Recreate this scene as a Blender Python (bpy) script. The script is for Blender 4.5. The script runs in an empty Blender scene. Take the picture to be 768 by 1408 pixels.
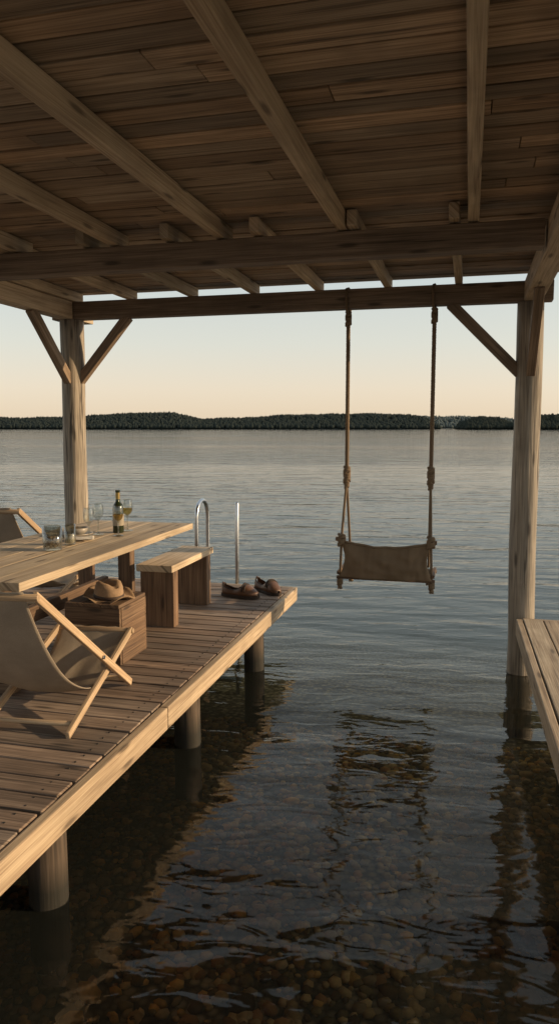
import bpy, math, random, bmesh
from mathutils import Vector, Matrix, noise as mn
random.seed(7)
R=math.radians
sc=bpy.context.scene
SUN_AZ, SUN_EL = 80.0, 16.0
DZ=0.48      # deck top
# ------------------------------------------------------------------ materials
def new_mat(name):
    m=bpy.data.materials.new(name); m.use_nodes=True
    nt=m.node_tree; nt.nodes.clear()
    out=nt.nodes.new('ShaderNodeOutputMaterial')
    return m,nt,out
def N(nt,t,**kw):
    n=nt.nodes.new(t)
    for k,v in kw.items():
        if k.startswith('i_'): n.inputs[k[2:].replace('_',' ')].default_value=v
        else: setattr(n,k,v)
    return n
def L(nt,a,b): nt.links.new(a,b)
def noise_on(nt,vec,scale,detail=4,rough=.55,mapscale=None,dist=0,dim='3D'):
    if mapscale:
        mp=N(nt,'ShaderNodeMapping'); mp.inputs['Scale'].default_value=mapscale
        L(nt,vec,mp.inputs['Vector']); vec=mp.outputs[0]
    n=N(nt,'ShaderNodeTexNoise',noise_dimensions=dim); n.inputs['Scale'].default_value=scale
    n.inputs['Detail'].default_value=detail; n.inputs['Roughness'].default_value=rough
    n.inputs['Distortion'].default_value=dist
    L(nt,vec,n.inputs['Vector']); return n.outputs['Fac']
def mathn(nt,op,a,b=None,clamp=False):
    n=N(nt,'ShaderNodeMath',operation=op,use_clamp=clamp)
    for i,x in enumerate((a,b)):
        if x is None: continue
        if isinstance(x,(int,float)): n.inputs[i].default_value=x
        else: L(nt,x,n.inputs[i])
    return n.outputs[0]
def mr(nt,v,a,b,c,d):
    n=N(nt,'ShaderNodeMapRange'); L(nt,v,n.inputs[0])
    for i,x in enumerate((a,b,c,d)): n.inputs[i+1].default_value=x
    return n.outputs[0]
def mixc(nt,f,a,b,bt='MIX'):
    n=N(nt,'ShaderNodeMix',data_type='RGBA',blend_type=bt)
    if isinstance(f,(int,float)): n.inputs[0].default_value=f
    else: L(nt,f,n.inputs[0])
    for i,x in ((6,a),(7,b)):
        if isinstance(x,tuple): n.inputs[i].default_value=(*x,1)
        else: L(nt,x,n.inputs[i])
    return n.outputs[2]
def wood(name,dark,mid,light,grain=1.0,rough=.75,bump=.4,knots=True,wet=False,crack=(.30,.24)):
    m,nt,out=new_mat(name)
    uv=N(nt,'ShaderNodeUVMap',uv_map='UVMap').outputs[0]
    g1=noise_on(nt,uv,1,3,.65,(1.0,34*grain,1),.25,'2D')
    g2=noise_on(nt,uv,1,1,.5,(3,150*grain,1),0,'2D')
    g3=noise_on(nt,uv,1,2,.6,(.7,4,1),.6,'2D')
    f=mathn(nt,'ADD',mathn(nt,'MULTIPLY',g1,.55),mathn(nt,'MULTIPLY',g2,.45))
    r=N(nt,'ShaderNodeValToRGB'); e=r.color_ramp.elements
    e[0].position=.34; e[0].color=(*dark,1); e[1].position=.66; e[1].color=(*light,1)
    x=e.new(.5); x.color=(*mid,1)
    L(nt,f,r.inputs[0]); col=r.outputs[0]
    col=mixc(nt,mr(nt,g3,.38,.68,0,.5),col,tuple(c*.5 for c in mid))
    ck=mr(nt,g1,crack[0],crack[1],0,.85); col=mixc(nt,ck,col,tuple(c*.3 for c in dark))
    if knots:
        mp=N(nt,'ShaderNodeMapping'); mp.inputs['Scale'].default_value=(1.3,6,1); L(nt,uv,mp.inputs[0])
        v=N(nt,'ShaderNodeTexVoronoi',voronoi_dimensions='2D'); v.inputs['Scale'].default_value=1; L(nt,mp.outputs[0],v.inputs['Vector'])
        k=mr(nt,v.outputs['Distance'],.04,.10,.8,0)
        col=mixc(nt,k,col,tuple(c*.35 for c in dark))
    at=N(nt,'ShaderNodeAttribute',attribute_name='tint')
    col=mixc(nt,1.0,col,at.outputs['Color'],'MULTIPLY')
    ge=N(nt,'ShaderNodeNewGeometry').outputs['Position']
    st=noise_on(nt,ge,2.6,3,.6)
    col=mixc(nt,mr(nt,st,.48,.72,0,.45),col,tuple(c*.7 for c in dark))
    if wet:
        sp=N(nt,'ShaderNodeSeparateXYZ'); L(nt,ge,sp.inputs[0])
        zz=mathn(nt,'ADD',sp.outputs[2],mathn(nt,'MULTIPLY',st,.1))
        col=mixc(nt,mr(nt,zz,.13,.24,.9,0),col,(.012,.012,.008))
    b=N(nt,'ShaderNodeBsdfPrincipled'); L(nt,col,b.inputs['Base Color'])
    b.inputs['Roughness'].default_value=rough
    bp=N(nt,'ShaderNodeBump'); bp.inputs['Strength'].default_value=bump; bp.inputs['Distance'].default_value=.007
    L(nt,f,bp.inputs['Height']); L(nt,bp.outputs[0],b.inputs['Normal']); L(nt,b.outputs[0],out.inputs[0])
    return m
def plain(name,col,rough=.5,metal=0,var=.2,scale=20,bump=.1,**kw):
    m,nt,out=new_mat(name)
    tc=N(nt,'ShaderNodeTexCoord').outputs['Object']
    n=noise_on(nt,tc,scale,3)
    c=mixc(nt,n,tuple(x*(1-var) for x in col),tuple(min(1,x*(1+var)) for x in col))
    b=N(nt,'ShaderNodeBsdfPrincipled'); L(nt,c,b.inputs['Base Color'])
    b.inputs['Roughness'].default_value=rough; b.inputs['Metallic'].default_value=metal
    bp=N(nt,'ShaderNodeBump'); bp.inputs['Strength'].default_value=bump; bp.inputs['Distance'].default_value=.004
    L(nt,n,bp.inputs['Height']); L(nt,bp.outputs[0],b.inputs['Normal']); L(nt,b.outputs[0],out.inputs[0])
    return m
def canvas_mat(name,col,transl=.25):
    m,nt,out=new_mat(name)
    uv=N(nt,'ShaderNodeUVMap',uv_map='UVMap').outputs[0]
    tc=N(nt,'ShaderNodeTexCoord').outputs['Object']
    n=noise_on(nt,tc,6,4,.6); n2=noise_on(nt,uv,1,1,.5,(220,220,1),0,'2D')
    c=mixc(nt,n,tuple(x*.65 for x in col),tuple(x*1.25 for x in col))
    c=mixc(nt,mr(nt,n2,.3,.7,0,.3),c,tuple(x*.5 for x in col))
    d=N(nt,'ShaderNodeBsdfDiffuse'); L(nt,c,d.inputs[0])
    t=N(nt,'ShaderNodeBsdfTranslucent'); L(nt,c,t.inputs[0])
    bp=N(nt,'ShaderNodeBump'); bp.inputs['Strength'].default_value=.5; bp.inputs['Distance'].default_value=.01
    L(nt,n,bp.inputs['Height']); L(nt,bp.outputs[0],d.inputs['Normal'])
    mx=N(nt,'ShaderNodeMixShader'); mx.inputs[0].default_value=transl
    L(nt,d.outputs[0],mx.inputs[1]); L(nt,t.outputs[0],mx.inputs[2]); L(nt,mx.outputs[0],out.inputs[0])
    return m
def clear_glass():
    m,nt,out=new_mat('clear_glass')
    lw=N(nt,'ShaderNodeLayerWeight'); lw.inputs[0].default_value=.5
    f=mathn(nt,'ADD',mathn(nt,'MULTIPLY',mathn(nt,'POWER',lw.outputs['Facing'],2.5),.85),.12,True)
    t=N(nt,'ShaderNodeBsdfTransparent'); t.inputs[0].default_value=(.86,.88,.86,1)
    g=N(nt,'ShaderNodeBsdfGlossy'); g.inputs['Roughness'].default_value=.04
    mx=N(nt,'ShaderNodeMixShader'); L(nt,f,mx.inputs[0]); L(nt,t.outputs[0],mx.inputs[1]); L(nt,g.outputs[0],mx.inputs[2])
    L(nt,mx.outputs[0],out.inputs[0]); return m
M={}
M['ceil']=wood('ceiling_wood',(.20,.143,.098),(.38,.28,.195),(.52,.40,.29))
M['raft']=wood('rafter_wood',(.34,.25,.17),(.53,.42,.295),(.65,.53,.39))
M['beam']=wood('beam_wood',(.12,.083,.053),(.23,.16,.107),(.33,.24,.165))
M['post']=wood('post_wood',(.15,.125,.1),(.31,.265,.21),(.43,.37,.3),grain=.5,bump=.8,crack=(.36,.31))
M['deck']=wood('deck_wood',(.11,.078,.056),(.27,.192,.14),(.42,.315,.235),crack=(.34,.27))
M['edge']=wood('edge_wood',(.28,.2,.13),(.46,.35,.235),(.58,.46,.32))
M['table']=wood('table_wood',(.33,.245,.16),(.52,.41,.28),(.64,.52,.38))
M['dark']=wood('dark_wood',(.08,.045,.027),(.155,.092,.052),(.235,.148,.088))
M['pile']=wood('pile_wood',(.05,.036,.025),(.1,.07,.047),(.16,.115,.08),grain=.5,wet=True)
M['stick']=wood('chair_wood',(.3,.2,.12),(.45,.32,.2),(.55,.41,.27),knots=False)
M['canvas']=canvas_mat('chair_canvas',(.42,.355,.285))
M['swing']=canvas_mat('swing_canvas',(.27,.2,.135),.2)
M['rope']=plain('rope_fibre',(.17,.12,.075),.9,var=.4,scale=90,bump=.5)
M['metal']=plain('steel',(.55,.57,.6),.25,1,.1,30,.02)
M['screw']=plain('screw_steel',(.05,.045,.04),.5,.8)
M['leather']=plain('brown_leather',(.12,.058,.03),.45,0,.35,30,.3)
M['sole']=plain('shoe_sole',(.035,.022,.015),.8)
M['felt']=plain('hat_felt',(.3,.2,.12),.9,0,.25,60,.4)
M['band']=plain('hat_band',(.05,.03,.02),.7)
M['bottle']=plain('bottle_glass',(.02,.028,.012),.08,0,.1)
M['label']=plain('bottle_label',(.3,.26,.2),.7)
M['foil']=plain('bottle_foil',(.3,.22,.08),.35,.7)
M['glass']=clear_glass()
M['plate']=plain('stoneware',(.3,.27,.23),.4)
M['napkin']=plain('linen',(.6,.56,.5),.9)
M['wax']=plain('candle_wax',(.6,.52,.4),.6)
# ------------------------------------------------------------------ mesh builder
class MB:
    def __init__(s): s.v=[];s.f=[];s.uv=[];s.t=[];s.sm=[]
    def face(s,idx,uvs,t,sm=False): s.f.append(idx);s.uv.append(uvs);s.t.append(t);s.sm.append(sm)
    def box(s,c,sz,rot=None,tint=None,jit=.14):
        c=Vector(c); h=[x/2 for x in sz]; ax=max(range(3),key=lambda i:sz[i]); o=[i for i in range(3) if i!=ax]
        if tint is None: tint=random.uniform(1-jit,1+jit)
        w=random.uniform(-.03,.03)*jit/.14
        t=(tint*(1+w),tint,tint*(1-w)); u0=random.uniform(0,50); v0=random.uniform(0,50)
        b=len(s.v); loc=[]
        for x in (-1,1):
            for y in (-1,1):
                for z in (-1,1):
                    p=Vector((x*h[0],y*h[1],z*h[2])); loc.append(p)
                    s.v.append(c+(rot@p if rot else p))
        for q in ((0,1,3,2),(4,6,7,5),(0,4,5,1),(2,3,7,6),(0,2,6,4),(1,5,7,3)):
            s.face([b+i for i in q],[(loc[i][ax]+u0,loc[i][o[0]]+loc[i][o[1]]+v0) for i in q],t)
    def beam(s,p,q,w,h,tint=None,jit=.14,up=(0,0,1)):
        p=Vector(p);q=Vector(q);d=q-p;y=d.normalized();up=Vector(up)
        x=y.cross(up); 
        if x.length<1e-4: x=Vector((1,0,0))
        x.normalize(); z=x.cross(y)
        s.box((p+q)/2,(w,d.length,h),Matrix((x,y,z)).transposed(),tint,jit)
    def tube(s,pts,rad,seg=12,tint=1,cap=True,wob=0):
        pts=[Vector(p) for p in pts]; n=len(pts)
        if not isinstance(rad,(list,tuple)): rad=[rad]*n
        b=len(s.v); u=[0]; u0=random.uniform(0,50); v0=random.uniform(0,50)
        for i in range(1,n): u.append(u[-1]+(pts[i]-pts[i-1]).length)
        prev=None
        for i,p in enumerate(pts):
            d=(pts[min(i+1,n-1)]-pts[max(i-1,0)]).normalized()
            if prev is None: x=d.orthogonal().normalized()
            else: x=(prev-d*prev.dot(d)).normalized()
            prev=x; y=d.cross(x)
            for k in range(seg):
                a=2*math.pi*k/seg; r=rad[i]
                if wob: r*=1+wob*mn.noise(Vector((math.cos(a)*1.5+u0,math.sin(a)*1.5,u[i]*1.5)))
                s.v.append(p+x*math.cos(a)*r+y*math.sin(a)*r)
        t=(tint,)*3
        for i in range(n-1):
            for k in range(seg):
                k2=(k+1)%seg; A=b+i*seg+k;B=b+i*seg+k2;C=b+(i+1)*seg+k2;D=b+(i+1)*seg+k
                c0=2*math.pi*rad[0]*k/seg+v0; c1=2*math.pi*rad[0]*(k+1)/seg+v0
                s.face([A,B,C,D],[(u[i]+u0,c0),(u[i]+u0,c1),(u[i+1]+u0,c1),(u[i+1]+u0,c0)],t,True)
        if cap:
            for i,rev in ((0,True),(n-1,False)):
                idx=[b+i*seg+k for k in range(seg)]
                if rev: idx=idx[::-1]
                s.face(idx,[(0,0.01*j) for j in range(seg)],t)
    def lathe(s,prof,c,seg=24,tint=1,sx=1,sy=1,fn=None):
        c=Vector(c); b=len(s.v); n=len(prof)
        for (r,z) in prof:
            for k in range(seg):
                a=2*math.pi*k/seg; p=Vector((r*sx*math.cos(a),r*sy*math.sin(a),z))
                if fn: p=fn(p)
                s.v.append(c+p)
        for i in range(n-1):
            for k in range(seg):
                k2=(k+1)%seg
                s.face([b+i*seg+k,b+i*seg+k2,b+(i+1)*seg+k2,b+(i+1)*seg+k],[(k/seg,i/n),((k+1)/seg,i/n),((k+1)/seg,(i+1)/n),(k/seg,(i+1)/n)],(tint,)*3,True)
    def grid(s,fn,nu,nv,tint=1,su=1,sv=1):
        b=len(s.v)
        for i in range(nu+1):
            for j in range(nv+1): s.v.append(Vector(fn(i/nu,j/nv)))
        for i in range(nu):
            for j in range(nv):
                q=[(i,j),(i+1,j),(i+1,j+1),(i,j+1)]
                s.face([b+a*(nv+1)+c for a,c in q],[(a/nu*su,c/nv*sv) for a,c in q],(tint,)*3,True)
    def obj(s,name,mat,parent=None,bevel=0,solid=0):
        me=bpy.data.meshes.new(name); me.from_pydata([tuple(v) for v in s.v],[],s.f)
        uvl=me.uv_layers.new(name='UVMap'); flat=[c for f in s.uv for u in f for c in u]; uvl.data.foreach_set('uv',flat)
        ca=me.color_attributes.new('tint','FLOAT_COLOR','CORNER')
        fl=[]
        for f,t in zip(s.f,s.t): fl+=[t[0],t[1],t[2],1]*len(f)
        ca.data.foreach_set('color',fl)
        me.polygons.foreach_set('use_smooth',s.sm)
        me.materials.append(mat); me.update()
        o=bpy.data.objects.new(name,me); sc.collection.objects.link(o)
        if parent: o.parent=parent
        if solid:
            md=o.modifiers.new('solid','SOLIDIFY'); md.thickness=solid; md.offset=0
        if bevel:
            md=o.modifiers.new('bevel','BEVEL'); md.width=bevel; md.segments=2; md.limit_method='ANGLE'; md.angle_limit=R(50)
        return o
def empty(name,loc=(0,0,0)):
    e=bpy.data.objects.new(name,None); e.empty_display_size=.1; e.location=loc; sc.collection.objects.link(e); return e
# ------------------------------------------------------------------ pavilion
PL,PR,PA=-3.42,.43,5.95
RH=.088; RZ=3.018+RH/2; CZ=3.018+RH+.013
pav=empty('wooden_pavilion')
mb=MB()
def log(mb,x,y,z0,z1,r,wob=.12,seg=24,lean=(0,0)):
    n=24; pts=[];rr=[]
    for i in range(n+1):
        t=i/n; pts.append((x+lean[0]*t+.006*math.sin(t*5+x),y+lean[1]*t,z0+(z1-z0)*t)); rr.append(r*(1.04-.08*t))
    mb.tube(pts,rr,seg,1,True,wob)
log(mb,PL,PA,-1.4,2.866,.103); log(mb,PR,PA,-1.4,2.866,.1)
log(mb,PL,-.9,-1.2,2.866,.103); log(mb,PR,-.9,-1.2,2.866,.1)
mb.obj('posts',M['post'],pav)
mb=MB()
mb.box((-1.5,PA,2.943),(4.15,.11,.15),tint=1)
mb.box((-1.5,4.22,2.94),(3.70,.12,.14),tint=1)
mb.box((-1.5,.9,2.94),(3.70,.12,.14),tint=1)
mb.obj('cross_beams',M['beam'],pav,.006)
mb=MB()
mb.box((PL,2.35,2.940),(.13,7.04,.146),tint=1); mb.box((PR,2.35,2.940),(.13,7.04,.146),tint=1)
mb.box((PL,6.13,2.940),(.125,.22,.14),tint=.9); mb.box((PR,6.13,2.940),(.125,.22,.14),tint=.9)
mb.obj('plates',M['raft'],pav,.006)
mb=MB()
mb.beam((PL+.07,PA,2.34),(PL+.55,PA,2.88),.065,.08)
mb.beam((PR-.07,PA,2.34),(PR-.6,PA,2.88),.065,.08)
mb.beam((PL,PA-.07,2.34),(PL,PA-.62,2.88),.065,.08)
mb.beam((PR,PA-.07,2.34),(PR,PA-.62,2.88),.065,.08)
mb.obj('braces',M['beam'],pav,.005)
mb=MB()
for b in (1.33,.70,-.01,-.715,-1.425,-2.10,-2.77,-3.44,-4.1):
    mb.box((b,1.165,RZ),(.058,6.33,RH))
for b in (1.05,.47,-.11,-.65,-1.2,-1.74,-2.28,-2.84,-3.36,-3.92):
    mb.box((b,5.055,RZ-.001),(.055,1.93,RH-.004))
mb.obj('rafters',M['raft'],pav,.005)
mb=MB()
y=-2.2
while y<6.04:
    w=.128; x=-4.9+random.uniform(0,1.5); xs=[-4.6]
    while x<1.5:
        if x>-4.4: xs.append(x)
        x+=random.uniform(1.8,3.2)
    xs.append(1.6)
    for a,b in zip(xs[:-1],xs[1:]):
        mb.box(((a+b)/2,y+w/2,CZ+random.uniform(0,.006)),(b-a-.004,w-.011,.022),jit=.28)
    y+=w
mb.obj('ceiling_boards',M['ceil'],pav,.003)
mb=MB(); mb.box((-1.5,1.93,CZ+.04),(6.3,8.3,.012),tint=.3); mb.obj('roof_sheet',M['ceil'],pav)
# ------------------------------------------------------------------ dock
dock=empty('wooden_dock')
mb=MB(); sm=MB()
y=6.41
while y>-1.5:
    w=.128+random.uniform(-.003,.003); e=-1.535+random.uniform(-.006,.004)
    ang=random.uniform(-.0012,.0012)
    split=random.choice([None,None,-3.0,-3.9]) 
    segs=[(-5.6,e)] if split is None else [(-5.6,split-.003),(split+.003,e)]
    for a,b in segs:
        mb.box(((a+b)/2,y-w/2,DZ-.016+random.uniform(-.002,.002)),(b-a,w-.013,.032),Matrix.Rotation(ang,3,'Z'),jit=.28)
    for sx in (-1.62,-2.5,-3.4):
        for dy in (.03,.095):
            c=(sx+random.uniform(-.006,.006),y-dy,DZ+.001)
            sm.lathe([(.0,.002),(.005,.002),(.0055,-.004)],c,8)
    y-=w
mb.obj('deck_planks',M['deck'],dock,.004); sm.obj('screws',M['screw'],dock)
mb=MB()
mb.box((-1.507,4.93,DZ-.062),(.048,2.98,.118),tint=1.0); mb.box((-1.507,1.93,DZ-.0635),(.046,3.01,.118),tint=.95); mb.box((-1.507,-.6,DZ-.062),(.048,2.04,.118),tint=1)
mb.box((-3.55,6.437,DZ-.064),(4.12,.04,.118),tint=.9)
mb.obj('edge_board',M['edge'],dock,.006)
mb=MB()
for b in (-1.80,-2.6,-3.4,-4.3,-5.2): mb.box((b,2.45,DZ-.10),(.07,7.85,.13))
for a in (5.3,3.85,2.32,.75,-.6): mb.box((-3.75,a,DZ-.24),(3.6,.1,.14))
mb.obj('joists',M['dark'],dock,.004)
mb=MB()
for a in (5.5,4.05,2.5,.9):
    log(mb,-1.625,a,-2.0,DZ-.035,.082,.1,20)
    for b in (-3.3,-5.0): log(mb,b,a,-2.2,DZ-.165,.088,.1,16)
mb.obj('piles',M['pile'],dock)
# ------------------------------------------------------------------ walkway on the right
walk=empty('wooden_walkway',(.385,5.75,0)); walk.rotation_euler=(0,0,R(1.0))
mb=MB()
for i in range(6):
    w=.145; x0=.05+i*w
    mb.box((x0+w/2,-3.6+random.uniform(-.004,.004),DZ-.018+random.uniform(-.002,.002)),(w-.008,7.2,.035),jit=.15)
mb.obj('planks',M['edge'],walk,.004)
mb=MB(); mb.box((.022,-3.6,DZ-.062),(.045,7.21,.122),tint=.95); mb.box((.49,.024,DZ-.062),(.88,.04,.12),tint=.95)
mb.obj('edge_board',M['edge'],walk,.006)
mb=MB()
for a in (-1.0,-2.9,-4.8,-6.7):
    mb.box((.48,a,DZ-.09),(.8,.1,.10)); log(mb,.28,a,-2,DZ-.14,.08,.1,16); log(mb,.78,a,-2,DZ-.14,.08,.1,16)
mb.obj('piles',M['pile'],walk)
# ------------------------------------------------------------------ table
tab=empty('wooden_table'); TZ=DZ+.72
mb=MB()
bs=[-2.035,-2.20,-2.37,-2.54,-2.71,-2.88]
for i in range(5):
    a0=2.99+random.uniform(-.006,.006); a1=5.25+random.uniform(-.006,.006)
    mb.box(((bs[i]+bs[i+1])/2,(a0+a1)/2,TZ-.022+random.uniform(-.001,.001)),(.166,a1-a0,.044),jit=.13)
mb.obj('table_top',M['table'],tab,.004)
mb=MB()
for a in (3.42,4.95):
    mb.box((-2.6,a,TZ-.085),(.50,.07,.08)); mb.box((-2.62,a,DZ+.03),(.5,.09,.06))
    mb.box((-2.78,a,DZ+.33),(.1,.08,.54)); mb.box((-2.45,a,DZ+.33),(.1,.08,.54))
mb.box((-2.6,4.18,DZ+.30),(.05,1.45,.1))
mb.obj('trestles',M['dark'],tab,.005)
ben=empty('wooden_bench')
mb=MB(); mb.box((-2.17,5.26,DZ+.44),(.28,.88,.05),tint=1.05); mb.obj('seat',M['table'],ben,.006)
mb=MB(); mb.box((-2.17,4.91,DZ+.2075),(.26,.09,.413),tint=1.2); mb.box((-2.17,5.61,DZ+.2075),(.26,.09,.413),tint=1.2)
mb.obj('legs',M['dark'],ben,.005)
# ------------------------------------------------------------------ crate
bx=empty('wooden_crate')
mb=MB()
cx,cy=-2.21,4.17
for i in range(3):
    z=DZ+.060+i*.118
    mb.box((cx,cy-.178,z),(.372,.022,.1165)); mb.box((cx,cy+.178,z),(.372,.022,.1165))
    mb.box((cx-.178,cy,z),(.022,.330,.1165)); mb.box((cx+.178,cy,z),(.022,.330,.1165))
for i in range(3): mb.box((cx-.122+i*.122,cy,DZ+.366),(.1205,.376,.022))
mb.obj('boards',M['dark'],bx,.003)
# ------------------------------------------------------------------ hat
hat=MB()
def hf(p):
    r=math.hypot(p.x,p.y); a=math.atan2(p.y,p.x)
    q=p.copy()
    if r>.095: q.z+=.03*((r-.095)/.06)*(math.cos(2*a)**2)*1.0+.006*math.sin(3*a)
    if p.z>.085: q.z-=.03*math.exp(-(p.x/.03)**2)*(1 if r<.09 else .5)
    if .05<p.z: q.x*=1-.12*max(0,math.sin(a)); 
    return q
hat.lathe([(.165,.0),(.15,-.004),(.12,-.002),(.095,.004),(.092,.03),(.088,.07),(.078,.098),(.055,.108),(.025,.106),(.0,.105)],(0,0,0),36,1,.92,1.1,hf)
ho=hat.obj('sun_hat',M['felt'],None,0,.004); ho.location=(cx+.03,cy-.02,DZ+.384); ho.rotation_euler=(R(4),R(-3),R(60))
hb=MB(); hb.lathe([(.0965,.004),(.0955,.028)],(0,0,0),36,1,.92,1.1); o=hb.obj('hat_band',M['band'],ho,0,.002)
# ------------------------------------------------------------------ shoes (t=0 toe .. t=1 heel)
def shoe(name,loc,rz,mir=1):
    Ls=.31
    e=empty(name,loc); e.rotation_euler=(0,0,rz); e.scale=(1.12,1.12,1.12)
    def wid(t): return .054*(1-abs(2*t-1)**3.0)**.5*(1.0-.22*math.exp(-((t-.62)/.18)**2))+.001
    def hei(t):
        if t<.42: return .018+.068*math.sin(min(1,t/.42)*math.pi/2)
        if t<.65: return .086-.040*math.sin((t-.42)/.23*math.pi/2)
        return .046+.040*((t-.65)/.35)**1.2
    up=MB(); n=30;m=18
    def sec(i,j,k=1,dz=0):
        t=.005+.99*i/n; a=math.pi*j/m; x=t*Ls
        w=wid(t)*k; h=hei(t)
        return Vector((x-Ls/2, mir*(.008*math.sin(t*3)) - w*math.cos(a)*(1-.12*math.sin(a)*(t>.4)), .02+h*math.sin(a)**.6+dz))
    for i in range(n+1):
        for j in range(m+1): up.v.append(sec(i,j))
    for i in range(n):
        for j in range(m):
            t=(i+.5)/n
            if .40<t<.95 and 4<=j<m-4: continue
            up.face([i*(m+1)+j,i*(m+1)+j+1,(i+1)*(m+1)+j+1,(i+1)*(m+1)+j],[(0,0)]*4,(1,1,1),True)
    up.obj('upper',M['leather'],e,0,.005)
    s=MB(); k=30; ring=[]
    for q in range(k):
        a=2*math.pi*q/k; t=.5-.5*math.cos(a); w=(wid(t)+.006)*(1 if math.sin(a)>=0 else -1)
        ring.append(((t*1.03-.015)*Ls-Ls/2,w+mir*.008*math.sin(t*3)))
    for z in (0.001,.022):
        for x,y in ring: s.v.append(Vector((x,y,z)))
    for q in range(k):
        q2=(q+1)%k; s.face([q,q2,k+q2,k+q],[(0,0)]*4,(1,1,1))
    s.face(list(range(k,2*k)),[(0,0)]*k,(1,1,1)); s.face(list(range(k))[::-1],[(0,0)]*k,(1,1,1))
    s.obj('sole',M['sole'],e)
    st=MB(); st.tube([sec(9,j,1.02,.004) for j in range(1,m)],.006,8); st.tube([sec(11,j,1.02,.004) for j in range(1,m)],.006,8)
    rim=[sec(i,4) for i in range(12,29)]+[sec(28,j) for j in range(5,m-4)]+[sec(i,m-4) for i in range(28,11,-1)]
    st.tube(rim,.0045,7)
    st.obj('straps',M['sole'],e)
shoe('leather_shoe',(-1.87,5.93,DZ+.002),R(170))
shoe('leather_shoe.001',(-1.69,6.15,DZ+.002),R(140),-1)
# ------------------------------------------------------------------ deck chairs
def chair(name,loc,rz,seed,s=1):
    e=empty(name,loc); e.rotation_euler=(0,0,rz); e.scale=(s,s,s)
    W=.5
    T=Vector((0,0,.76)); G=Vector((0,1.07,.0)); F=Vector((0,1.18,.29)); K=Vector((0,.32,0))
    w=MB()
    for x in (0,-W):
        w.beam(T+Vector((x,0,0)),G+Vector((x,0,.015)),.022,.038)
    for x in (-.03,-W+.03):
        w.beam(F+Vector((x,0,0)),K+Vector((x,0,.015)),.022,.038)
    w.tube([(.02,.0,.75),(-W-.02,.0,.75)],.016,10)
    w.tube([(-.01,1.17,.285),(-W+.01,1.17,.285)],.016,10)
    w.tube([(0,1.0,.06),(-W,1.0,.06)],.013,10)
    w.tube([(-.03,.40,.04),(-W+.03,.40,.04)],.013,10)
    w.obj('frame',M['stick'],e,.004)
    bo=MB(); pv=T+(G-T)*.62
    bo.tube([pv+Vector((.014,0,0)),pv+Vector((.022,0,0))],.01,10); bo.obj('bolt',M['metal'],e)
    c=MB()
    P0=Vector((0,-.01,.772));P1=Vector((0,.42,.0));P2=Vector((0,.86,.0));P3=Vector((0,1.18,.30))
    def fn(u,v):
        p=P0*(1-u)**3+3*P1*u*(1-u)**2+3*P2*u*u*(1-u)+P3*u**3
        x=-.045-(W-.09)*v
        sag=-.03*math.sin(math.pi*v)*math.sin(math.pi*u)
        wr=.012*mn.noise(Vector((u*5+seed,v*4,seed)))+.004*mn.noise(Vector((u*4+seed,v*16,seed)))
        return (x,p.y,max(.01,p.z+sag+wr))
    c.grid(fn,40,16,1,1.4,.5)
    c.obj('canvas_sling',M['canvas'],e,0,.004)
    return e
chair('deck_chair',(-1.72,2.63,DZ),R(5.5),1.3)
chair('deck_chair.001',(-3.17,4.68,DZ),R(1),4.1,1.12)
# ------------------------------------------------------------------ swing
sw=empty('rope_swing'); SY=5.95; BL,BR=-.955,-.285
def twisted(mb,p,q,r,pitch=.06,strands=3,n=None,tw0=0,flare=0):
    p=Vector(p);q=Vector(q);d=q-p;Ld=d.length; n=n or max(6,int(Ld/pitch*8)); dn=d.normalized()
    x=dn.orthogonal().normalized(); y=dn.cross(x)
    for s in range(strands):
        pts=[]
        for i in range(n+1):
            t=i/n; a=2*math.pi*(t*Ld/pitch+s/strands)+tw0
            rr=r*.55*(1+flare*t); pts.append(p+d*t+x*math.cos(a)*rr+y*math.sin(a)*rr)
        mb.tube(pts,r*.62,6,1)
def knot(mb,c,r,h):
    c=Vector(c)
    for s in range(2):
        pts=[]
        for i in range(49):
            t=i/48; a=2*math.pi*3*t+s*math.pi
            pts.append(c+Vector((math.cos(a)*r,math.sin(a)*r,h*(t-.5)+.01*math.sin(a*1.5))))
        mb.tube(pts,r*.62,7,1)
rp=MB()
for b in (BL,BR):
    twisted(rp,(b,SY-.03,2.86),(b,SY-.03,1.54),.0155)
    rp.tube([(b,SY-.03,2.80),(b-.012,SY-.068,2.87),(b-.012,SY-.07,2.95),(b-.012,SY-.066,3.015),(b-.005,SY,3.03),(b,SY+.066,3.015),(b,SY+.07,2.95),(b,SY+.066,2.87),(b,SY-.02,2.80)],.010,8)
    knot(rp,(b,SY-.03,2.79),.017,.09); knot(rp,(b,SY-.03,1.55),.02,.11); knot(rp,(b,SY-.03,1.47),.014,.04)
    o=-.03 if b==BL else .03
    twisted(rp,(b,SY-.03,1.5),(b+o*.6,SY-.15,1.05),.010,.045)
    twisted(rp,(b+o*.6,SY-.15,1.05),(b+o,SY-.14,.70),.010,.045)
    twisted(rp,(b,SY-.03,1.5),(b-o*.4,SY+.17,.78),.010,.045)
    for yy in (-.14,.17):
        knot(rp,(b+(o if yy<0 else -o*.4),SY+yy,.685),.016,.03)
        twisted(rp,(b+(o if yy<0 else -o*.4),SY+yy,.68),(b+(o if yy<0 else -o*.4),SY+yy,.63),.012,.06,5,8,0,1.2)
    knot(rp,(b+o*.6,SY-.15,1.03),.022,.07)
rp.obj('ropes',M['rope'],sw)
cv=MB(); X0,X1=BL-.03,BR+.03
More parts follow.
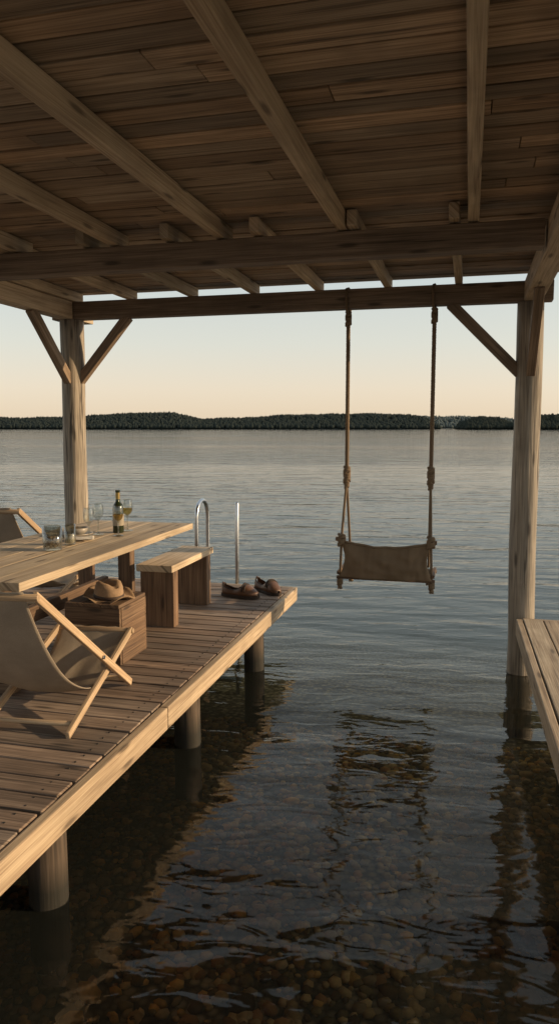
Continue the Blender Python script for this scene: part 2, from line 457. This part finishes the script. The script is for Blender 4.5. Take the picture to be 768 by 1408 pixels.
def sfn(u,v):
    x=X0+(X1-X0)*u; e=math.sin(math.pi*u)
    top=1.035-.06*e**.7
    if v<.55:
        t=v/.55; pin=.04*math.sin(math.pi*t)*(1 if u<.5 else -1)*abs(2*u-1)**4
        y=SY-.15-.03*math.sin(math.pi*t)*e-.02*t; z=top*(1-t)+.735*t-.01*e*t; x+=pin
    else:
        t=(v-.55)/.45; y=SY-.17+.36*t; z=.735-.02*math.sin(math.pi*t)-.01*e+.03*t
    z+=.008*mn.noise(Vector((u*7,v*5,2)))
    y+=.022*mn.noise(Vector((u*6,v*7,9)))+.008*mn.noise(Vector((u*20,v*4+u*9,3)))
    return (x,y,z)
cv.grid(sfn,60,40,1,1,.7); cv.obj('canvas_seat',M['swing'],sw,0,.005)
hm=MB(); hm.tube([Vector(sfn(i/30,0))+Vector((0,0,.004)) for i in range(31)],.011,10); hm.obj('hem',M['swing'],sw)
wb=MB(); wb.tube([(X0-.025,SY-.145,.725),(X1+.025,SY-.145,.725)],.014,12); wb.tube([(X0-.025,SY+.17,.745),(X1+.025,SY+.17,.745)],.014,12)
for x in (X0-.01,X1+.01): wb.box((x,SY+.01,.765),(.022,.36,.026))
for x in (X0+.005,X1-.005):
    wb.tube([(x-.04,SY-.15,1.04),(x+.04,SY-.15,1.035)],.017,12)
wb.obj('seat_bars',M['dark'],sw)
# ------------------------------------------------------------------ ladder
ld=MB()
def hoop(b,a0,a1,top,r=.02):
    pts=[(b,a0,DZ)]; rad=(a1-a0)/2
    pts.append((b,a0,top-rad-.2))
    for i in range(0,13):
        t=math.pi*i/12; pts.append((b,(a0+a1)/2-rad*math.cos(t),top-rad+rad*math.sin(t)))
    pts.append((b,a1,top-rad-.3)); pts.append((b,a1,-.9)); return pts
ld.tube(hoop(-2.42,6.34,6.64,DZ+.77),.019,12)
ld.tube([(-2.08,6.50,-.9),(-2.08,6.50,DZ+.3),(-2.08,6.50,DZ+.745),(-2.08,6.50,DZ+.758),(-2.08,6.50,DZ+.763)],[.019,.019,.019,.014,.004],12)
for z in (.1,-.2,-.5): ld.box((-2.24,6.56,z),(.36,.07,.03))
ld.lathe([(.0,.008),(.04,.008),(.042,0)],(-2.42,6.34,DZ+.003),16)
ld.obj('dock_ladder',M['metal'])
# ------------------------------------------------------------------ table ware
def lathe_obj(name,prof,loc,mat,seg=28):
    m=MB(); m.lathe(prof,(0,0,0),seg); o=m.obj(name,mat); o.location=loc; return o
bo=lathe_obj('wine_bottle',[(0,.0),(.036,.0),(.038,.006),(.038,.165),(.034,.19),(.018,.215),(.0145,.23),(.0145,.285),(.0165,.287),(.0165,.297),(0,.298)],(-2.36,4.66,TZ+.001),M['bottle'])
m=MB(); m.lathe([(.0388,.05),(.0388,.13)],(0,0,0)); m.obj('label',M['label'],bo)
m=MB(); m.lathe([(.0155,.235),(.0155,.28)],(0,0,0)); m.obj('foil',M['foil'],bo)
wine,nt,out=new_mat('white_wine')
t=N(nt,'ShaderNodeBsdfTransparent'); t.inputs[0].default_value=(.8,.66,.34,1); L(nt,t.outputs[0],out.inputs[0])
def wg(name,x,y,s=1,fill=True):
    prof=[(0,.003),(.034,.002),(.035,.004),(.006,.01),(.004,.02),(.004,.085),(.01,.095),(.028,.115),(.034,.14),(.033,.17),(.028,.195)]
    o=lathe_obj(name,[(a*s,b*s) for a,b in prof],(x,y,TZ+.001),M['glass'],24)
    m=MB(); m.tube([(math.cos(a/24*6.2832)*.028*s,math.sin(a/24*6.2832)*.028*s,.195*s) for a in range(25)],.0014,6,1,False); m.obj('rim',M['glass'],o)
    if fill:
        m=MB(); m.lathe([(0,.098*s),(.02*s,.108*s),(.031*s,.128*s),(.0325*s,.14*s),(0,.1405*s)],(0,0,0),20); m.obj('wine',wine,o)
    return o
wg('wine_glass',-2.40,4.32,1.05,False); wg('wine_glass.001',-2.33,4.74,1.15); wg('wine_glass.002',-2.44,4.52,1.1,False); wg('wine_glass.003',-2.28,4.50,1.05)
def tumbler(name,x,y,r,h):
    return lathe_obj(name,[(0,.004),(r*.9,.003),(r*.93,.006),(r,h),(r-.004,h),(r*.88,.014),(0,.012)],(x,y,TZ+.001),M['glass'])
bm=bmesh.new(); bmesh.ops.create_icosphere(bm,subdivisions=1,radius=1); IV=[x.co.copy() for x in bm.verts]; IF=[[q.index for q in p.verts] for p in bm.faces]; bm.free()
def stones(mb,c,r,flat=.6,tint=(1,1,1)):
    b=len(mb.v); rot=Matrix.Rotation(random.uniform(0,6.3),3,'Z')@Matrix.Rotation(random.uniform(-.3,.3),3,'X'); sx=random.uniform(.7,1.3); o=random.uniform(0,99)
    for v in IV:
        k=1+.25*mn.noise(v*1.1+Vector((o,0,0)))
        mb.v.append(Vector(c)+rot@Vector((v.x*r*sx*k,v.y*r*k/sx**.5,v.z*r*flat*k)))
    for f in IF: mb.face([b+i for i in f],[(0,0)]*3,tint,True)
t1=tumbler('glass_tumbler',-2.40,3.88,.06,.145)
m=MB()
for i in range(60):
    a=random.uniform(0,6.3); rr=.042*math.sqrt(random.random()); k=random.uniform(.6,1.3); stones(m,(rr*math.cos(a),rr*math.sin(a),.022+.06*random.random()),.009,.8,(k,k*.95,k*.9))
def attr_mat(name,base,rough=.6):
    mm,nt,out=new_mat(name); at=N(nt,'ShaderNodeAttribute',attribute_name='tint')
    tc=N(nt,'ShaderNodeTexCoord').outputs['Object']; n=noise_on(nt,tc,45,2)
    c=mixc(nt,1.0,mixc(nt,n,tuple(x*.65 for x in base),tuple(x*1.35 for x in base)),at.outputs['Color'],'MULTIPLY')
    b=N(nt,'ShaderNodeBsdfDiffuse'); L(nt,c,b.inputs['Color'])
    L(nt,b.outputs[0],out.inputs[0]); return mm
m.obj('pebbles_inside',attr_mat('small_pebbles',(.3,.24,.19)),t1)
t2=tumbler('glass_tumbler.001',-2.40,4.08,.036,.13)
m=MB(); m.lathe([(0,.014),(.028,.014),(.029,.02),(.029,.065),(.0,.067)],(0,0,0),20); m.obj('candle',M['wax'],t2)
m=MB(); m.lathe([(0,.0),(.06,.002),(.1,.014),(.11,.024),(.1,.02),(.055,.008),(0,.007)],(0,0,0),32); o=m.obj('plate',M['plate']); o.location=(-2.55,4.42,TZ+.001)
m=MB(); m.lathe([(.03,0),(.055,.02),(.065,.05),(.062,.05),(.05,.02),(0,.012)],(0,0,0),28); o=m.obj('bowl',M['plate']); o.location=(-2.54,4.43,TZ+.01)
m=MB(); m.grid(lambda u,v:(.16*u,.12*v,.008+.012*mn.noise(Vector((u*3,v*3,1)))+.006),12,10); o=m.obj('napkin',M['napkin'],None,0,.003); o.location=(-2.46,4.16,TZ+.006); o.rotation_euler=(0,0,.5)
# ------------------------------------------------------------------ lake bed, pebbles, water
def bedz(x,y):
    z=-.28-.05*max(0,y-2.5)-.055*max(0,y-4.5)**1.3
    z=max(z,-6)
    return z+.04*mn.noise(Vector((x*.9,y*.9,0)))
mb=MB(); xs=[-3000,-300,-40,-12]+[-8+.25*i for i in range(65)]+[12,40,300,3000]; ys=[-300,-20]+[-3+.25*i for i in range(70)]+[18,25,40,80,300,4000]
for x in xs:
    for y in ys: mb.v.append(Vector((x,y,bedz(x,y))))
ny=len(ys)
for i in range(len(xs)-1):
    for j in range(ny-1):
        mb.face([i*ny+j,(i+1)*ny+j,(i+1)*ny+j+1,i*ny+j+1],[(0,0)]*4,(1,1,1),True)
mm,nt,out=new_mat('lake_bed_depth_tint')
ge=N(nt,'ShaderNodeNewGeometry').outputs['Position']
vo=N(nt,'ShaderNodeTexVoronoi'); vo.inputs['Scale'].default_value=22; L(nt,ge,vo.inputs['Vector'])
bw=N(nt,'ShaderNodeSeparateColor'); L(nt,vo.outputs['Color'],bw.inputs[0])
n=noise_on(nt,ge,1.3,3)
c=mixc(nt,bw.outputs[0],(.14,.10,.05),(.48,.37,.20)); c=mixc(nt,mr(nt,vo.outputs['Distance'],.25,.6,0,.8),c,(.05,.037,.02))
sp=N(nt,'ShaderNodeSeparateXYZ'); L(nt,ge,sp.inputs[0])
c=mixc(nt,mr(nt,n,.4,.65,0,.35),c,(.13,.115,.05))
c=mixc(nt,mr(nt,sp.outputs[2],-.75,-1.6,0,.9),c,(.08,.11,.11))  # water's loss of light with depth painted into the bed colour
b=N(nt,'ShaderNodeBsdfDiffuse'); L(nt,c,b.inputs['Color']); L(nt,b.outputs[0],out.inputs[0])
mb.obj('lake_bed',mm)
mb=MB()
pal=[(1,.85,.6),(.7,.6,.42),(1.25,1.1,.8),(.5,.45,.3),(.9,.6,.38),(1.1,1.0,.85),(.35,.28,.2),(1.3,.95,.42)]
for i in range(10500):
    y=random.uniform(1.0,5.6); x=random.uniform(-3.1,1.2)
    r=random.choice((.014,.018,.023,.028,.034)) if random.random()<.994 else random.uniform(.045,.06)
    p=random.choice(pal); k=random.uniform(.6,1.3)
    stones(mb,(x,y,bedz(x,y)+r*.2),r,.55,tuple(c*k for c in p))
mb.obj('pebbles',attr_mat('pebble_stone',(.56,.44,.25)))
# water
mb=MB(); X=6000
mb.v=[Vector((-X,-800,0)),Vector((X,-800,0)),Vector((X,7000,0)),Vector((-X,7000,0))]; mb.face([0,1,2,3],[(0,0)]*4,(1,1,1))
mm,nt,out=new_mat('lake_water')
ge=N(nt,'ShaderNodeNewGeometry').outputs['Position']
rot=N(nt,'ShaderNodeVectorRotate',rotation_type='Z_AXIS'); rot.inputs['Angle'].default_value=R(-8); L(nt,ge,rot.inputs['Vector'])
rv=rot.outputs[0]
w1=noise_on(nt,rv,1,1,.5,(.9,2.6,1),.3,'2D')
w2=noise_on(nt,rv,1,2,.5,(3.6,9,1),.5,'2D')
w3=noise_on(nt,rv,1,1,.5,(.25,.8,1),.2,'2D')
big=noise_on(nt,rv,1,2,.5,(.012,.05,1),.3,'2D')
hgt=mathn(nt,'ADD',mathn(nt,'MULTIPLY',w1,.023),mathn(nt,'MULTIPLY',w2,.006))
hgt=mathn(nt,'ADD',hgt,mathn(nt,'MULTIPLY',w3,.032))
hgt=mathn(nt,'MULTIPLY',hgt,mr(nt,big,.35,.65,.5,1.2))
bp=N(nt,'ShaderNodeBump'); bp.inputs['Strength'].default_value=1; bp.inputs['Distance'].default_value=1.0; L(nt,hgt,bp.inputs['Height'])
fr=N(nt,'ShaderNodeFresnel'); fr.inputs[0].default_value=1.35; L(nt,bp.outputs[0],fr.inputs['Normal'])
tr=N(nt,'ShaderNodeBsdfTransparent'); tr.inputs[0].default_value=(.98,.96,.88,1)
df=N(nt,'ShaderNodeBsdfDiffuse'); df.inputs[0].default_value=(.17,.19,.165,1)
m0=N(nt,'ShaderNodeMixShader'); m0.inputs[0].default_value=.07; L(nt,tr.outputs[0],m0.inputs[1]); L(nt,df.outputs[0],m0.inputs[2])
gl=N(nt,'ShaderNodeBsdfGlossy'); gl.inputs['Roughness'].default_value=.03; L(nt,bp.outputs[0],gl.inputs['Normal'])
mx=N(nt,'ShaderNodeMixShader'); L(nt,fr.outputs[0],mx.inputs[0]); L(nt,m0.outputs[0],mx.inputs[1]); L(nt,gl.outputs[0],mx.inputs[2])
L(nt,mx.outputs[0],out.inputs[0])
mb.obj('water',mm)
# ------------------------------------------------------------------ far shore
bm=bmesh.new(); bmesh.ops.create_icosphere(bm,subdivisions=1,radius=1); bm.free()
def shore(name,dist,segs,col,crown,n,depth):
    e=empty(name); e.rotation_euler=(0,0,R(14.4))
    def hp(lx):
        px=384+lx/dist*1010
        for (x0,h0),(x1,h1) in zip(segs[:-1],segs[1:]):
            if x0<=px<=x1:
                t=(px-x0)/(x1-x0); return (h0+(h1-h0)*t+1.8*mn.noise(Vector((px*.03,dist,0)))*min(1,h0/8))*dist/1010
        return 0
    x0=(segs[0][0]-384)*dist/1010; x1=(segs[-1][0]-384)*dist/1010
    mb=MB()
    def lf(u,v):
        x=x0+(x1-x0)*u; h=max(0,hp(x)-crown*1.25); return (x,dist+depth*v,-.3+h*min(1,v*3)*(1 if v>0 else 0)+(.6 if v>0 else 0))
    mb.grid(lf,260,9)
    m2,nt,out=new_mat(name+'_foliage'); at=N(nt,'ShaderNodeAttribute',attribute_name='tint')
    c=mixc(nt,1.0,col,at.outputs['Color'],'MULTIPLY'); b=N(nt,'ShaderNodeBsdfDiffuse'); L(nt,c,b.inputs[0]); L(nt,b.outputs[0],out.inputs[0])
    mb.obj('shore_land',m2,e)
    mb=MB()
    for i in range(n):
        u=random.random(); v=random.random()**1.3; x=x0+(x1-x0)*u; H=hp(x)
        if H<crown*.6: continue
        hv=max(0,H-crown*1.25)*min(1,v*3); conif=random.random()<.45
        r=crown*(random.uniform(.22,.34) if conif else random.uniform(.3,.6))
        top=hv+crown*(random.uniform(.9,1.25) if conif else random.uniform(.7,1.0))*min(1,H/crown/1.2)
        k=random.uniform(.85,1.08); b0=len(mb.v)
        for vv in IV:
            kk=1+.3*mn.noise(vv*1.7+Vector((i*.37,0,0)))
            tp=(1-.38*vv.z) if conif else 1
            mb.v.append(Vector((x+vv.x*r*kk*tp,dist+1+depth*v+vv.y*r*kk*tp,max(-.2,(top*.5+hv*.5)+vv.z*(top-hv)*.58+.2))))
        for f in IF: mb.face([b0+q for q in f],[(0,0)]*3,(k,k,k*.96),True)
    mb.obj('trees',m2,e)
S1=[(-500,16),(-200,20),(0,17),(90,18),(150,23),(230,25),(268,16),(330,17),(400,21),(480,23),(560,22),(590,19),(600,11),(606,0)]
shore('distant_forest',1000,S1,(.034,.042,.040),6,15000,90)  # bluish distance haze painted into the foliage colour
shore('distant_forest.001',1900,[(560,18),(620,19),(680,17),(760,15),(900,18),(1300,17)],(.095,.112,.112),10,4000,150)  # farther forest: stronger distance haze painted in as a lighter foliage colour
shore('distant_forest.002',850,[(636,0),(642,12),(665,19),(690,18),(705,12),(712,0)],(.032,.038,.034),6,1100,50)
shore('distant_forest.003',800,[(736,0),(742,17),(770,23),(900,21),(1200,19)],(.031,.037,.032),6,3500,80)
# ------------------------------------------------------------------ light
w=bpy.data.worlds.new('World'); sc.world=w; w.use_nodes=True; nt=w.node_tree; bg=nt.nodes['Background']
sk=nt.nodes.new('ShaderNodeTexSky'); sk.sky_type='NISHITA'; sk.sun_disc=False
sk.sun_elevation=R(SUN_EL); sk.sun_rotation=R(SUN_AZ); sk.air_density=1.0; sk.dust_density=1.5; sk.ozone_density=1.0; sk.altitude=0
hs=nt.nodes.new('ShaderNodeHueSaturation'); hs.inputs['Saturation'].default_value=.75; hs.inputs['Value'].default_value=1.3
nt.links.new(sk.outputs[0],hs.inputs['Color'])
# sky gradient: warm hazy horizon, unseen upper dome brightened to lift ambient light
tc=nt.nodes.new('ShaderNodeTexCoord'); sp=nt.nodes.new('ShaderNodeSeparateXYZ'); nt.links.new(tc.outputs['Generated'],sp.inputs[0])
rp_=nt.nodes.new('ShaderNodeValToRGB'); nt.links.new(sp.outputs[2],rp_.inputs[0]); e=rp_.color_ramp.elements
S=1/.15
def c3(r,g,b): return (r,g,b,1)
e[0].position=0; e[0].color=c3(.90,.71,.50)
e[1].position=1; e[1].color=c3(.52,.58,.61)
for p,cc in ((.05,(.89,.75,.58)),(.11,(.77,.75,.65)),(.19,(.64,.69,.66)),(.35,(.62,.68,.68)),(.6,(.57,.63,.65))):
    x=e.new(p); x.color=c3(*cc)
ml=nt.nodes.new('ShaderNodeVectorMath'); ml.operation='SCALE'; ml.inputs[3].default_value=S; nt.links.new(rp_.outputs[0],ml.inputs[0])
mx=nt.nodes.new('ShaderNodeMix'); mx.data_type='RGBA'; mx.inputs[0].default_value=.8
nt.links.new(hs.outputs[0],mx.inputs[6]); nt.links.new(ml.outputs[0],mx.inputs[7])
nt.links.new(mx.outputs[2],bg.inputs[0]); bg.inputs[1].default_value=.15
sl=bpy.data.lights.new('sun','SUN'); sl.energy=5; sl.angle=R(.6); sl.color=(1,.72,.42)
so=bpy.data.objects.new('sun',sl); sc.collection.objects.link(so)
d=Vector((math.sin(R(SUN_AZ))*math.cos(R(SUN_EL)),math.cos(R(SUN_AZ))*math.cos(R(SUN_EL)),math.sin(R(SUN_EL))))
so.rotation_euler=d.to_track_quat('Z','Y').to_euler(); so.location=(20,10,10)
sc.view_settings.view_transform='Standard'; sc.view_settings.look='None'; sc.view_settings.exposure=0
cam=bpy.data.cameras.new('camera'); co=bpy.data.objects.new('camera',cam); sc.collection.objects.link(co)
co.location=(0,0,1.93); co.rotation_euler=(R(90-6.55),0,R(14.4)); cam.lens=25.8; cam.sensor_width=36; cam.clip_end=20000; cam.clip_start=.05
sc.camera=co
